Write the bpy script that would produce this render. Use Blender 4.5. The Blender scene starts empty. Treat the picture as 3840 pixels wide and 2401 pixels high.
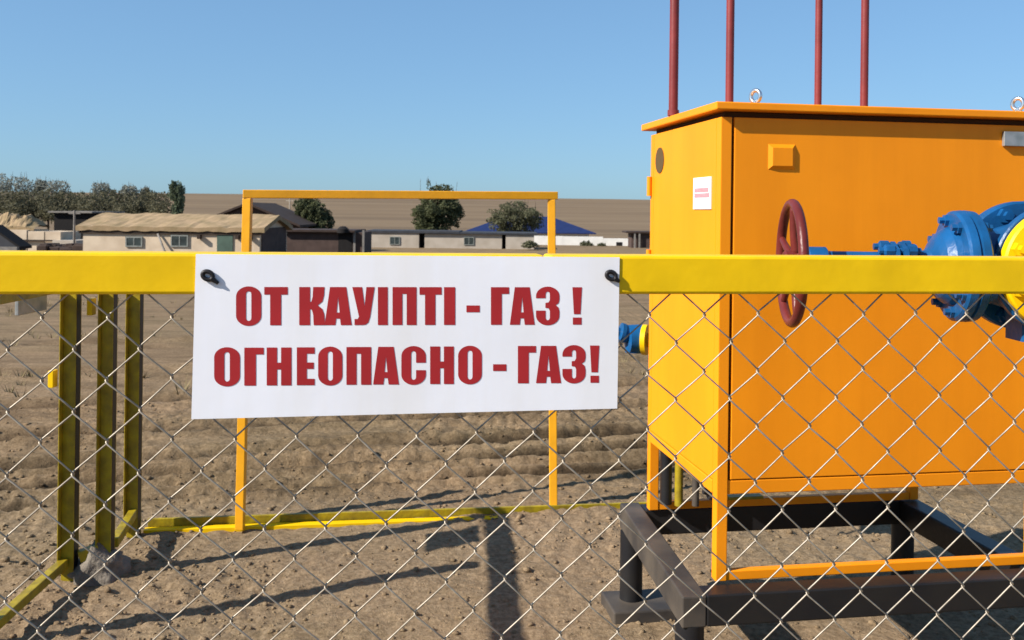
import bpy, bmesh, math, random
from mathutils import Vector, Matrix, noise
from mathutils.geometry import tessellate_polygon
rnd = random.Random(7)
S = bpy.context.scene
COL = S.collection
R = math.radians

# ------------------------------------------------------------------ camera, sky, sun, exposure
H = 1.55                       # eye height
F = 3412.0; CX = 1920.0; CY = 793.0; TH = 0.012   # focal length / optical axis in photograph pixels, roll
cam = bpy.data.cameras.new("camera"); co = bpy.data.objects.new("camera", cam); COL.objects.link(co)
co.matrix_world = Matrix.Translation((0, 0, H)) @ Matrix.Rotation(R(90), 4, 'X') @ Matrix.Rotation(TH, 4, 'Z')
cam.sensor_width = 36; cam.lens = 36 * F / 3840; cam.shift_y = -(1200.5 - CY) / 3840
cam.clip_start = 0.05; cam.clip_end = 6000
cam.dof.use_dof = True; cam.dof.focus_distance = 1.5; cam.dof.aperture_fstop = 16
S.camera = co

SUN_EL = R(34.7)
LH = Vector((0.90, 0.45, 0)).normalized()      # way the light travels over the ground
LD = Vector((LH.x * math.cos(SUN_EL), LH.y * math.cos(SUN_EL), -math.sin(SUN_EL)))
w = bpy.data.worlds.new("World"); S.world = w; w.use_nodes = True
wn = w.node_tree.nodes; wl = w.node_tree.links
bg = wn["Background"]
sky = wn.new("ShaderNodeTexSky"); sky.sky_type = 'NISHITA'; sky.sun_disc = False
sky.sun_elevation = SUN_EL; sky.sun_rotation = math.atan2(-LH.x, -LH.y) % (2 * math.pi)
sky.altitude = 200; sky.air_density = 1.0; sky.dust_density = 0.6; sky.ozone_density = 2.0
# grade the clear sky as the photograph's camera did: softer falloff, cleaner blue
g0 = wn.new("ShaderNodeVectorMath"); g0.operation = 'SCALE'; g0.inputs[3].default_value = .108
g1 = wn.new("ShaderNodeGamma"); g1.inputs[1].default_value = .5
g2 = wn.new("ShaderNodeVectorMath"); g2.operation = 'MULTIPLY'; g2.inputs[1].default_value = (2.58, 4.03, 5.55)
wl.new(sky.outputs[0], g0.inputs[0]); wl.new(g0.outputs[0], g1.inputs[0]); wl.new(g1.outputs[0], g2.inputs[0])
wl.new(g2.outputs[0], bg.inputs[0]); bg.inputs[1].default_value = 0.1
sl = bpy.data.lights.new("sun", 'SUN'); sl.energy = 5.0; sl.angle = R(0.5); sl.color = (1.0, 0.94, 0.85)
so = bpy.data.objects.new("sun", sl); COL.objects.link(so); so.location = (-20, -10, 20)
so.rotation_euler = LD.to_track_quat('-Z', 'Y').to_euler()
S.view_settings.view_transform = 'Standard'; S.view_settings.look = 'None'
S.view_settings.exposure = 0.85; S.view_settings.gamma = 1.0; S.view_settings.use_curve_mapping = False

# ------------------------------------------------------------------ helpers
RN = Vector((-.27, .963, 0)).normalized(); RT = Vector((RN.y, -RN.x, 0))
E1 = Vector((.988, .155, 0)).normalized(); E2 = Vector((-.155, .988, 0)).normalized()
def P(x, y, d):
    """point at depth d seen at photograph pixel (x, y)"""
    u = (x - CX) / F * d; v = (y - CY) / F * d
    return Vector((u * math.cos(TH) + v * math.sin(TH), d, H + u * math.sin(TH) - v * math.cos(TH)))
def PV(x, y, d): return P(x / 0.62969, y / 0.62969, d)

XF = None
class MB:
    """collects shapes and builds them as one mesh object"""
    def __init__(s): s.v = []; s.f = []; s.sm = []
    def add(s, vs, fs, smooth=False):
        n = len(s.v); s.v += [Vector(p) for p in vs]
        s.f += [[i + n for i in f] for f in fs]; s.sm += [smooth] * len(fs)
        return s
    def box(s, lo, hi, fr=None, bev=0.0):
        bm = bmesh.new(); bmesh.ops.create_cube(bm, size=1)
        for v in bm.verts:
            v.co = Vector([lo[i] + (v.co[i] + .5) * (hi[i] - lo[i]) for i in range(3)])
        if bev: bmesh.ops.bevel(bm, geom=bm.edges[:], offset=bev, segments=2, affect='EDGES', profile=.5)
        bm.verts.index_update()
        s.add([fr(v.co) if fr else v.co.copy() for v in bm.verts], [[v.index for v in f.verts] for f in bm.faces])
        bm.free(); return s
    def lathe(s, o, ax, prof, seg=32, smooth=True, caps=True):
        o = Vector(o); ax = Vector(ax).normalized()
        t = Vector((0, 0, 1)) if abs(ax.z) < .9 else Vector((1, 0, 0))
        a = ax.cross(t).normalized(); b = ax.cross(a)
        for (t0, r0), (t1, r1) in zip(prof, prof[1:]):     # separate bands keep crisp edges
            vs = []
            for k in range(seg):
                q = 2 * math.pi * k / seg; d = a * math.cos(q) + b * math.sin(q)
                vs += [o + ax * t0 + d * r0, o + ax * t1 + d * r1]
            s.add(vs, [[2 * k, 2 * ((k + 1) % seg), 2 * ((k + 1) % seg) + 1, 2 * k + 1] for k in range(seg)], smooth)
        if caps:
            for (t0, r0) in (prof[0], prof[-1]):
                if r0 > 1e-5:
                    s.add([o + ax * t0 + (a * math.cos(2 * math.pi * k / seg) + b * math.sin(2 * math.pi * k / seg)) * r0 for k in range(seg)], [list(range(seg))])
        return s
    def tube(s, pts, r, seg=8, smooth=True, closed=False):
        pts = [Vector(p) for p in pts]; n = len(pts); vs = []
        up = None
        for i, p in enumerate(pts):
            if closed: d = (pts[(i + 1) % n] - pts[i - 1])
            else: d = pts[min(i + 1, n - 1)] - pts[max(i - 1, 0)]
            d.normalize()
            if up is None: up = d.orthogonal().normalized()
            a = (up - d * up.dot(d)).normalized(); up = a; b = d.cross(a)
            rr = r[i] if isinstance(r, (list, tuple)) else r
            vs += [p + (a * math.cos(2 * math.pi * k / seg) + b * math.sin(2 * math.pi * k / seg)) * rr for k in range(seg)]
        fs = []
        m = n if closed else n - 1
        for i in range(m):
            j = (i + 1) % n
            fs += [[i * seg + k, i * seg + (k + 1) % seg, j * seg + (k + 1) % seg, j * seg + k] for k in range(seg)]
        if not closed: fs += [list(range(seg)), [(n - 1) * seg + k for k in range(seg)]]
        return s.add(vs, fs, smooth)
    def build(s, name, mat, parent=None, loc=None):
        base = Vector(loc) if loc is not None else (Vector(parent['_w']) if parent is not None else Vector((0, 0, 0)))
        if XF: s.v = [XF(p) for p in s.v]
        me = bpy.data.meshes.new(name)
        me.from_pydata([tuple(p - base) for p in s.v], [], s.f)
        me.polygons.foreach_set('use_smooth', s.sm)
        bm = bmesh.new(); bm.from_mesh(me); bmesh.ops.recalc_face_normals(bm, faces=bm.faces[:]); bm.to_mesh(me); bm.free()
        me.materials.append(mat)
        o = bpy.data.objects.new(name, me); COL.objects.link(o)
        o['_w'] = tuple(base); KEEP.append(o)
        if parent is not None: o.parent = parent
        else: o.location = base
        return o
KEEP = []
def tag(o, label=None, cat=None, group=None, kind=None):
    if label: o['label'] = label
    if cat: o['category'] = cat
    if group: o['group'] = group
    if kind: o['kind'] = kind
    return o
def thing(name, loc, label, cat, group=None):
    o = bpy.data.objects.new(name, None); COL.objects.link(o); o.location = loc; o['_w'] = tuple(loc); KEEP.append(o)
    o.empty_display_size = .1
    return tag(o, label, cat, group)

# ------------------------------------------------------------------ materials
def mat(name, base, rough=.5, metal=0., streak=0., var=.0, scale=8., bump=0., bscale=40., base2=None, spec=.3, detail=4, coat=0.):
    m = bpy.data.materials.new(name); m.use_nodes = True
    n = m.node_tree.nodes; l = m.node_tree.links; b = n["Principled BSDF"]
    b.inputs["Roughness"].default_value = rough; b.inputs["Metallic"].default_value = metal
    b.inputs["Specular IOR Level"].default_value = spec; b.inputs["Coat Weight"].default_value = coat
    b.inputs["Base Color"].default_value = (*base, 1)
    tc = n.new("ShaderNodeTexCoord")
    if base2 is None and var: base2 = tuple(c * (1 - var) for c in base)
    if base2 is not None:
        t = n.new("ShaderNodeTexNoise"); t.inputs["Scale"].default_value = scale; t.inputs["Detail"].default_value = detail
        l.new(tc.outputs["Object"], t.inputs["Vector"])
        r = n.new("ShaderNodeValToRGB"); r.color_ramp.elements[0].position = .35; r.color_ramp.elements[1].position = .65
        r.color_ramp.elements[0].color = (*base, 1); r.color_ramp.elements[1].color = (*base2, 1)
        l.new(t.outputs["Fac"], r.inputs["Fac"]); l.new(r.outputs["Color"], b.inputs["Base Color"])
    if streak:
        mp = n.new("ShaderNodeMapping"); mp.inputs["Scale"].default_value = (7, 7, .55); l.new(tc.outputs["Object"], mp.inputs["Vector"])
        t3 = n.new("ShaderNodeTexNoise"); t3.inputs["Scale"].default_value = 1; t3.inputs["Detail"].default_value = 7; t3.inputs["Roughness"].default_value = .65; l.new(mp.outputs["Vector"], t3.inputs["Vector"])
        r3 = n.new("ShaderNodeValToRGB"); r3.color_ramp.elements[0].position = .42; r3.color_ramp.elements[1].position = .70
        r3.color_ramp.elements[0].color = (1, 1, 1, 1); k3 = 1 - streak; r3.color_ramp.elements[1].color = (k3, k3 * .97, k3 * .9, 1); l.new(t3.outputs["Fac"], r3.inputs["Fac"])
        x3 = n.new("ShaderNodeMix"); x3.data_type = 'RGBA'; x3.blend_type = 'MULTIPLY'; x3.inputs[0].default_value = 1
        src = b.inputs["Base Color"].links[0].from_socket; l.new(src, x3.inputs[6]); l.new(r3.outputs["Color"], x3.inputs[7]); l.new(x3.outputs[2], b.inputs["Base Color"])
    if bump:
        t2 = n.new("ShaderNodeTexNoise"); t2.inputs["Scale"].default_value = bscale; t2.inputs["Detail"].default_value = 5
        l.new(tc.outputs["Object"], t2.inputs["Vector"])
        bp = n.new("ShaderNodeBump"); bp.inputs["Strength"].default_value = bump; bp.inputs["Distance"].default_value = .01
        l.new(t2.outputs["Fac"], bp.inputs["Height"]); l.new(bp.outputs["Normal"], b.inputs["Normal"])
    return m
M = {}
M['lemon'] = mat('lemon_paint', (.80, .50, .003), .42, var=.13, scale=9, bump=.10, bscale=22, spec=.2, detail=8, streak=.04)
M['shadelemon'] = mat('shade_darkened_yellow_paint', (.33, .245, .009), .42, base2=(.21, .15, .012), scale=20, bump=.25, bscale=50)  # yellow darkened in the paint to carry the posts' shade
M['orange'] = mat('orange_yellow_paint', (.83, .268, .006), .45, var=.09, scale=2.2, bump=.10, bscale=4, spec=.2, detail=7, streak=.07)
M['amber'] = mat('amber_paint', (.78, .36, .015), .4, var=.12, scale=9, bump=.08, bscale=30)
M['seam_shade'] = mat('dark_seam_and_shade', (.05, .02, .005), .8)  # dark for the joints and for the painted shade under the roof
M['hole'] = mat('dark_mesh_vent', (.09, .055, .02), .7, bump=.3, bscale=200)
M['white'] = mat('white_sign_sheet', (.80, .80, .85), .45, var=.05, scale=7, bump=.10, bscale=5, streak=.05)
M['red'] = mat('red_print', (.37, .018, .022), .5, var=.12, scale=18)
M['pink'] = mat('faded_red_print', (.60, .25, .28), .6, var=.2, scale=60)
M['wire'] = mat('galvanised_wire', (.38, .33, .265), .5, .5, base2=(.24, .205, .16), scale=60)
M['tie'] = mat('dark_tie_wire', (.03, .028, .03), .5, .5, var=.3, scale=80)
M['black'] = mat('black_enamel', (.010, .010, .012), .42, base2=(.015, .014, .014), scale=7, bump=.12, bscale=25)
M['blackdust'] = mat('dusty_black_enamel', (.035, .03, .027), .6, base2=(.085, .068, .052), scale=5, bump=.12, bscale=25)
M['redpipe'] = mat('oxide_red_paint', (.20, .032, .03), .42, var=.25, scale=10, bump=.08)
M['redwheel'] = mat('red_wheel_paint', (.135, .020, .016), .38, var=.3, scale=14, bump=.15, bscale=60)
M['blue'] = mat('blue_valve_paint', (.006, .082, .235), .36, base2=(.006, .055, .15), scale=12, bump=.18, bscale=55)
M['steel'] = mat('bright_steel', (.75, .75, .75), .22, .95, var=.2, scale=30)
M['plate'] = mat('grey_metal_plate', (.42, .42, .42), .4, .6, base2=(.28, .30, .30), scale=25)
M['concrete'] = mat('grey_concrete', (.20, .17, .135), .95, base2=(.12, .10, .08), scale=25, bump=.9, bscale=70)
M['clay'] = mat('pale_clay_wall', (.56, .45, .33), .95, base2=(.45, .35, .25), scale=1.2, bump=.4, bscale=6)
M['thatch'] = mat('old_straw_thatch', (.31, .215, .125), 1., base2=(.22, .16, .085), scale=1.6, bump=.8, bscale=9)
M['darkeave'] = mat('dark_timber', (.045, .03, .022), .9, var=.4, scale=3)
M['brownwall'] = mat('brown_board_wall', (.075, .048, .040), .9, var=.3, scale=2)
M['brownroof'] = mat('dark_brown_roofing', (.045, .028, .022), .9, var=.3, scale=2)
M['pale'] = mat('pale_render', (.40, .345, .285), .95, base2=(.33, .28, .225), scale=.9, bump=.3, bscale=5)
M['limewash'] = mat('white_limewash', (.72, .69, .64), .9, var=.12, scale=1.2)
M['slate'] = mat('slate_grey_roofing', (.04, .042, .05), .8, var=.3, scale=2)
M['blueroof'] = mat('dark_blue_metal_roof', (.012, .022, .085), .55, var=.2, scale=1.5)
M['glass'] = mat('dull_window_glass', (.05, .065, .065), .12, var=.5, scale=2)
M['frame'] = mat('grey_window_frame', (.22, .23, .21), .8, var=.3)
M['green'] = mat('faded_green_door', (.07, .11, .085), .8, var=.3, scale=2)
M['pole'] = mat('weathered_grey_pole', (.20, .18, .16), .9, var=.3, scale=3)
M['bark'] = mat('bark', (.07, .05, .038), .95, var=.4, scale=10, bump=.6, bscale=20)
M['pit'] = mat('black_doorway', (.012, .010, .010), .95, var=.3)
def leafmat(name, a, b):
    m = mat(name, a, .75, base2=b, scale=.9, spec=.25)
    n = m.node_tree.nodes; l = m.node_tree.links; bs = n["Principled BSDF"]; out = n["Material Output"]
    tr = n.new("ShaderNodeBsdfTranslucent"); l.new(bs.inputs["Base Color"].links[0].from_socket, tr.inputs["Color"])
    mx = n.new("ShaderNodeMixShader"); mx.inputs[0].default_value = .4
    l.new(bs.outputs[0], mx.inputs[1]); l.new(tr.outputs[0], mx.inputs[2]); l.new(mx.outputs[0], out.inputs["Surface"])
    return m
M['leafdark'] = leafmat('dark_green_leaves', (.105, .112, .052), (.06, .068, .032))
M['leafolive'] = leafmat('olive_leaves', (.13, .128, .07), (.085, .085, .046))
M['leafhaze'] = leafmat('haze_paled_leaves', (.27, .275, .235), (.17, .175, .145))  # leaf colour paled to stand in for distance haze
M['leafpoplar'] = leafmat('poplar_leaves', (.15, .18, .11), (.085, .105, .062))
M['leafbelt'] = leafmat('dark_brush_leaves', (.13, .12, .07), (.075, .07, .042))

def ground_material():
    m = bpy.data.materials.new('dry_earth'); m.use_nodes = True
    n = m.node_tree.nodes; l = m.node_tree.links; b = n["Principled BSDF"]
    b.inputs["Roughness"].default_value = .97; b.inputs["Specular IOR Level"].default_value = .15
    tc = n.new("ShaderNodeTexCoord")
    def noi(sc, det=6, rough=.6):
        t = n.new("ShaderNodeTexNoise"); t.inputs["Scale"].default_value = sc; t.inputs["Detail"].default_value = det
        t.inputs["Roughness"].default_value = rough; l.new(tc.outputs["Object"], t.inputs["Vector"]); return t.outputs["Fac"]
    def ramp(fac, stops):
        r = n.new("ShaderNodeValToRGB"); e = r.color_ramp.elements
        while len(e) < len(stops): e.new(.5)
        for k, (p, c) in enumerate(stops): e[k].position = p; e[k].color = (*c, 1)
        l.new(fac, r.inputs["Fac"]); return r.outputs["Color"]
    def mix(a, c, fac=None, val=.5, mode='MIX'):
        x = n.new("ShaderNodeMix"); x.data_type = 'RGBA'; x.blend_type = mode
        x.inputs[0].default_value = val
        if fac is not None: l.new(fac, x.inputs[0])
        l.new(a, x.inputs[6]); l.new(c, x.inputs[7]); return x.outputs[2]
    earth = ramp(noi(1.1, 5), [(.3, (.175, .115, .066)), (.5, (.228, .155, .091)), (.7, (.268, .188, .113))])
    grit = ramp(noi(38, 6, .72), [(.38, (.075, .051, .031)), (.49, (.20, .140, .084)), (.62, (.34, .25, .16))])
    near = mix(earth, grit, val=.62)
    patch = ramp(noi(.35, 5), [(.42, (.145, .115, .058)), (.58, (.23, .155, .09))])
    near = mix(near, patch, val=.28)
    mps = n.new("ShaderNodeMapping"); mps.inputs["Scale"].default_value = (.004, .02, .02); l.new(tc.outputs["Object"], mps.inputs["Vector"])
    ts = n.new("ShaderNodeTexNoise"); ts.inputs["Scale"].default_value = 1.; ts.inputs["Detail"].default_value = 8; ts.inputs["Roughness"].default_value = .65; l.new(mps.outputs["Vector"], ts.inputs["Vector"])
    steppe = ramp(ts.outputs["Fac"], [(.34, (.122, .084, .050)), (.5, (.155, .107, .063)), (.66, (.185, .132, .078))])
    sx = n.new("ShaderNodeSeparateXYZ"); l.new(tc.outputs["Object"], sx.inputs[0])
    mr = n.new("ShaderNodeMapRange"); mr.inputs[1].default_value = 40; mr.inputs[2].default_value = 180
    l.new(sx.outputs["Y"], mr.inputs[0])
    # churned darker earth in long streaks along the wheel tracks across the yard
    mp = n.new("ShaderNodeMapping"); mp.inputs["Rotation"].default_value = (0, 0, -.273); mp.inputs["Scale"].default_value = (.8, 3.2, 1)
    l.new(tc.outputs["Object"], mp.inputs["Vector"])
    t = n.new("ShaderNodeTexNoise"); t.inputs["Scale"].default_value = 1.0; t.inputs["Detail"].default_value = 8; t.inputs["Roughness"].default_value = .68
    l.new(mp.outputs["Vector"], t.inputs["Vector"])
    streak = ramp(t.outputs["Fac"], [(.36, (.56, .53, .49)), (.50, (.86, .84, .80)), (.62, (1.04, 1.01, .97))])
    # damp turned earth in the wheel ruts themselves
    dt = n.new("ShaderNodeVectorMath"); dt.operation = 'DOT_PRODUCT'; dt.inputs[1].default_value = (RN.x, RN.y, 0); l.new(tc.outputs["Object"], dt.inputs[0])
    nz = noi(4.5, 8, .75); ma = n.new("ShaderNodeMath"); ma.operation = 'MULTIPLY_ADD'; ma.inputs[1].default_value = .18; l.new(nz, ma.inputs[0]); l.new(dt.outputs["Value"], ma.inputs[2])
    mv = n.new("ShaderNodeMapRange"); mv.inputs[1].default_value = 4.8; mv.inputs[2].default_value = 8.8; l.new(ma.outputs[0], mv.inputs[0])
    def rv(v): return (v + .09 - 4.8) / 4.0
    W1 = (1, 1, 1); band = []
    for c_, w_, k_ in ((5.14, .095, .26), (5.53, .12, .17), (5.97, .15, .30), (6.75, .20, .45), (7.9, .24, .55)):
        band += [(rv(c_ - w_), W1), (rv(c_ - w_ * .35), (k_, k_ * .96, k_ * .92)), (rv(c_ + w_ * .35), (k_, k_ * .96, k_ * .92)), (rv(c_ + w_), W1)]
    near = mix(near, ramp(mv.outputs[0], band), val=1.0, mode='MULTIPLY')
    m1 = n.new("ShaderNodeMapRange"); m1.inputs[1].default_value = 4.6; m1.inputs[2].default_value = 5.1; l.new(sx.outputs["Y"], m1.inputs[0])
    wet = mix(near, streak, val=1.0, mode='MULTIPLY')
    near = mix(near, wet, fac=m1.outputs[0])
    colr = mix(near, steppe, fac=mr.outputs[0])
    l.new(colr, b.inputs["Base Color"])
    bp = n.new("ShaderNodeBump"); bp.inputs["Strength"].default_value = .8; bp.inputs["Distance"].default_value = .012
    l.new(noi(70, 6, .7), bp.inputs["Height"]); l.new(bp.outputs["Normal"], b.inputs["Normal"])
    return m
M['earth'] = ground_material()

# ------------------------------------------------------------------ the lie of the land
def base_z(x, y):
    if y < 6: z = 0.0
    elif y < 60: z = -.045 * (y - 6) * (1 - math.exp(-(y - 6) / 4))
    elif y < 90: z = -2.43 + .25 * ((y - 60) / 30)
    elif y < 260: z = -2.18 - 2.0 * ((y - 90) / 170)
    else:
        t = min((y - 260) / 1300, 1.0); z = -4.18 + 27.4 * (t * t * (3 - 2 * t)) ** .9
    if y > 260:
        k = min(1, (y - 260) / 800)
        z += k * (1.6 * noise.noise(Vector((x / 300, y / 260, 3.1))) + .5 * noise.noise(Vector((x / 90, y / 90, 7.7))))
    return z
RUTS = [(5.14, .08, .05), (5.53, .10, .075), (5.97, .12, .055), (6.75, .16, .06), (7.9, .2, .05), (9.6, .3, .06), (12.5, .4, .07)]
def ground_z(x, y):
    z = base_z(x, y)
    if -6 < x < 8 and 1.2 < y < 30:
        v = x * RN.x + y * RN.y; s = x * RT.x + y * RT.y
        wob = .06 * noise.noise(Vector((s * .7, 1.3, 0)))
        for c, wd, dp in RUTS:
            q = (v - c - wob * (1 + c * .1)) / wd
            if abs(q) < 3:
                lug = .85 + .15 * math.sin(s * 34 + c * 9)
                z += dp * (-math.exp(-q * q * 1.6) * lug + .75 * math.exp(-(abs(q) - 1.35) ** 2 * 5) * (.8 + .5 * noise.noise(Vector((s * 1.2, v * 9, 5)))))
                z += math.exp(-(q * .7) ** 2) * .022 * noise.noise(Vector((x * 9, y * 14, c)))
        z += .014 * noise.noise(Vector((x * .9, y * 1.1, .2))) + .005 * noise.noise(Vector((x * 3.2, y * 5, 1.2)))
        k = max(0., min(1., noise.noise(Vector((x * .7 + 4, y * .7, 9))) * 1.6 + .55))
        z += (.6 + .8 * k) * (.012 * noise.noise(Vector((x * 15, y * 15, 2.2))) + .009 * noise.noise(Vector((x * 31, y * 31, 4.2))))
    return z
def axis(fine0, fine1, st, lo, hi, g=1.12):
    a = []; v = fine0
    while v < fine1: a.append(v); v += st
    s = st
    while v < hi: a.append(v); s *= g; v += s
    a.append(hi)
    b = []; s = st; v = fine0
    while True:
        s *= g; v -= s
        if v < lo: break
        b.append(v)
    return [lo] + b[::-1] + a
xs = axis(-2.9, 2.5, .018, -2600, 2600, 1.085); ys = axis(2.9, 7.2, .018, -300, 2600, 1.035)
g = MB(); nx = len(xs)
g.add([(x, y, ground_z(x, y)) for y in ys for x in xs],
      [[j * nx + i, j * nx + i + 1, (j + 1) * nx + i + 1, (j + 1) * nx + i] for j in range(len(ys) - 1) for i in range(nx - 1)], True)
tag(g.build('ground', M['earth'], loc=(0, 0, 0)), kind='structure')

# dry grass and weed tufts beyond the gate
tf = MB(); rt_ = random.Random(21)
for k in range(1500):
    y = 7.0 + 26 * rt_.random() ** 1.6; x = (rt_.random() * 1.5 - .85) * y * .8
    if noise.noise(Vector((x * .35, y * .5, 6))) + (.25 if x < -.15 * y else -.05) < rt_.random() * .45: continue
    z = ground_z(x, y); hh_ = .04 + .09 * rt_.random()
    for b in range(9):
        a = rt_.random() * 6.28; r0 = .05 * rt_.random(); ln = hh_ * rt_.uniform(.6, 1.2)
        p = Vector((x + r0 * math.cos(a), y + r0 * math.sin(a), z - .01)); q = p + Vector((math.cos(a) * ln * .7, math.sin(a) * ln * .7, ln)); sd = Vector((-math.sin(a), math.cos(a), 0)) * .006
        tf.add([p - sd, p + sd, q], [[0, 1, 2]])
M['drygrass'] = mat('dry_grass', (.13, .10, .045), .95, base2=(.21, .165, .085), scale=.8)
tag(tf.build('dry_grass', M['drygrass'], loc=(0, 0, 0)), 'thin dry grass and weed tufts on the bare ground beyond the gate', 'grass', kind='stuff')

# loose clods and pebbles on the yard, too many to count
cl = MB()
ico = bmesh.new(); bmesh.ops.create_icosphere(ico, subdivisions=1, radius=1); ico.verts.index_update()
iv = [v.co.copy() for v in ico.verts]; ifc = [[v.index for v in f.verts] for f in ico.faces]; ico.free()
for k in range(12000):
    y = 2.9 + 4.6 * rnd.random() ** 1.4; x = (rnd.random() * 1.35 - .66) * y * 1.05
    dens = noise.noise(Vector((x * .7 + 4, y * .7, 9))) * 1.6 + .55
    vv = x * RN.x + y * RN.y; nr_ = min(abs(vv - 5.14), abs(vv - 5.53), abs(vv - 5.97))
    if rnd.random() > max(.34 if x > -.8 else .10, dens, .9 - nr_ * 5): continue
    r = .004 + .010 * rnd.random() ** 3 + (.010 if rnd.random() < .012 else 0)
    z = ground_z(x, y); sd = rnd.random() * 99
    sc = Vector((1 + rnd.random() * .6, 1, .55 + .3 * rnd.random())); ca = rnd.random() * 6.28
    vs = []
    for p in iv:
        q = p * (1 + .45 * noise.noise(p * 1.4 + Vector((sd, 0, 0))))
        q = Vector((q.x * sc.x, q.y * sc.y, q.z * sc.z)) * r
        vs.append(Vector((x + q.x * math.cos(ca) - q.y * math.sin(ca), y + q.x * math.sin(ca) + q.y * math.cos(ca), z + r * .15 + q.z)))
    cl.add(vs, ifc, True)
tag(cl.build('clods', M['earth'], loc=(0, 0, 0)), 'small earth clods and pebbles strewn over the bare yard', 'gravel', kind='stuff')

# ------------------------------------------------------------------ near chain-link fence
F0 = Vector((-.5627 * 1.02, 1.02, 0)); FE = Vector((1.2437, .17, 0)).normalized(); FN = Vector((FE.y, -FE.x, 0))
def fp(s, z, off=0.): return F0 + FE * s + FN * off + Vector((0, 0, z))      # off > 0 is towards the camera
def fr(p): return fp(p.x, p.z, p.y)
def onfence(x, y, off):
    u = (x - CX) / F; v = (y - CY) / F
    X = u * math.cos(TH) + v * math.sin(TH); Z = u * math.sin(TH) - v * math.cos(TH)
    p0 = F0 + FN * off; d = p0.dot(FN) / Vector((X, 1, 0)).dot(FN)
    q = Vector((X * d, d, 0)); return (q - F0).dot(FE), H + Z * d
RZ = H - .0765; RH = .0238
fence = thing('chain_link_fence', fp(.6, 0), 'near fence of diamond wire mesh under a square yellow top rail', 'fence')
MB().box((-1.55, -.048, RZ - RH), (.62, 0, RZ + RH), fr, .0035).build('top_rail', M['lemon'], fence)
MB().box((.626, -.048, RZ - RH), (2.6, 0, RZ + RH), fr, .0035).build('top_rail', M['lemon'], fence)
for s in (-1.6, 2.64):
    MB().box((s - .03, -.06, -.1), (s + .03, 0, RZ + RH + .02), fr, .004).build('fence_post', M['lemon'], fence)
MB().box((-1.55, -.04, .06), (2.6, 0, .10), fr, .003).build('bottom_rail', M['lemon'], fence)
DX = .0712; DZ = .0713; S0 = .0425; Z0 = H - .127
wm = MB(); rng = random.Random(3)
def jit(i, k):
    return (.0018 * noise.noise(Vector((i * .37, k * .41, 1))) + .0016 * noise.noise(Vector((i * 3.1, k * 2.7, 5))),
            .0024 * noise.noise(Vector((i * .31, k * .47, 8))) + .0016 * noise.noise(Vector((i * 2.9, k * 3.3, 15))))
i0 = int((-1.5 - S0) / (DX / 2)); i1 = int((2.58 - S0) / (DX / 2))
wr = .00108
for i in range(i0, i1):
    pts = []
    for k in range(-2, 37):
        col = i if (i + k) % 2 == 0 else i + 1      # zig-zags between two columns of crossings
        side = -1 if col == i else 1
        a, b = jit(col, k)
        cx_ = S0 + col * DX / 2 + a + side * .0011; cz_ = Z0 - k * DZ / 2 + b
        if cz_ > RZ - .005 or cz_ < .085: continue
        # the wire rises to the front on one leg and lies at the back on the other, turning at each crossing
        if side < 0: y0, y1 = -.0022, .0022
        else: y0, y1 = .0022, -.0022
        pts.append(fp(cx_ - side * .0016, cz_ + .0026, -.010 + y0))
        pts.append(fp(cx_, cz_ + .0006, -.010 + y0 * .4)); pts.append(fp(cx_, cz_ - .0006, -.010 + y1 * .4))
        pts.append(fp(cx_ - side * .0016, cz_ - .0026, -.010 + y1))
    wm.tube(pts, wr, 6)
wm.build('wire_mesh', M['wire'], fence)

# ------------------------------------------------------------------ warning sign
SO = .0007
TL, TR, BR, BL = [onfence(x, y, SO) for x, y in ((735, 953), (2323, 965), (2314, 1532), (718, 1572))]
sign = thing('warning_sign', fp(TL[0], BL[1], SO), 'large white sign with two lines of bold red capitals wired to the yellow top rail', 'sign')
sg = MB(); ns, nt = 40, 16
def sp(s, t, off):
    a = TL[0] + (TR[0] - TL[0]) * s; b = BL[0] + (BR[0] - BL[0]) * s
    c = TL[1] + (TR[1] - TL[1]) * s; d = BL[1] + (BR[1] - BL[1]) * s
    return fp(b + (a - b) * t, d + (c - d) * t, off)
def warp(s, t): return .0
for off in (SO, SO + .0008):
    n0 = len(sg.v)
    sg.add([sp(i / ns, j / nt, off) for j in range(nt + 1) for i in range(ns + 1)],
           [[j * (ns + 1) + i, j * (ns + 1) + i + 1, (j + 1) * (ns + 1) + i + 1, (j + 1) * (ns + 1) + i] for j in range(nt) for i in range(ns)])
q = [(0, 0), (1, 0), (1, 1), (0, 1)]
for k in range(4):
    (a, b), (c, d) = q[k], q[(k + 1) % 4]
    sg.add([sp(a, b, SO), sp(c, d, SO), sp(c, d, SO + .0008), sp(a, b, SO + .0008)], [[0, 1, 2, 3]])
sg.build('sign_sheet', M['white'], sign)
def arc(cx_, cy_, rx, ry, a0, a1, n=9):
    return [(cx_ + rx * math.cos(R(a0 + (a1 - a0) * k / n)), cy_ + ry * math.sin(R(a0 + (a1 - a0) * k / n))) for k in range(n + 1)]
OUT = arc(.5, .74, .5, .26, 0, 180, 16) + arc(.5, .26, .5, .26, 180, 360, 16)
INN = arc(.5, .80, .105, .075, 0, 180, 8) + arc(.5, .20, .105, .075, 180, 360, 8)
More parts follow.
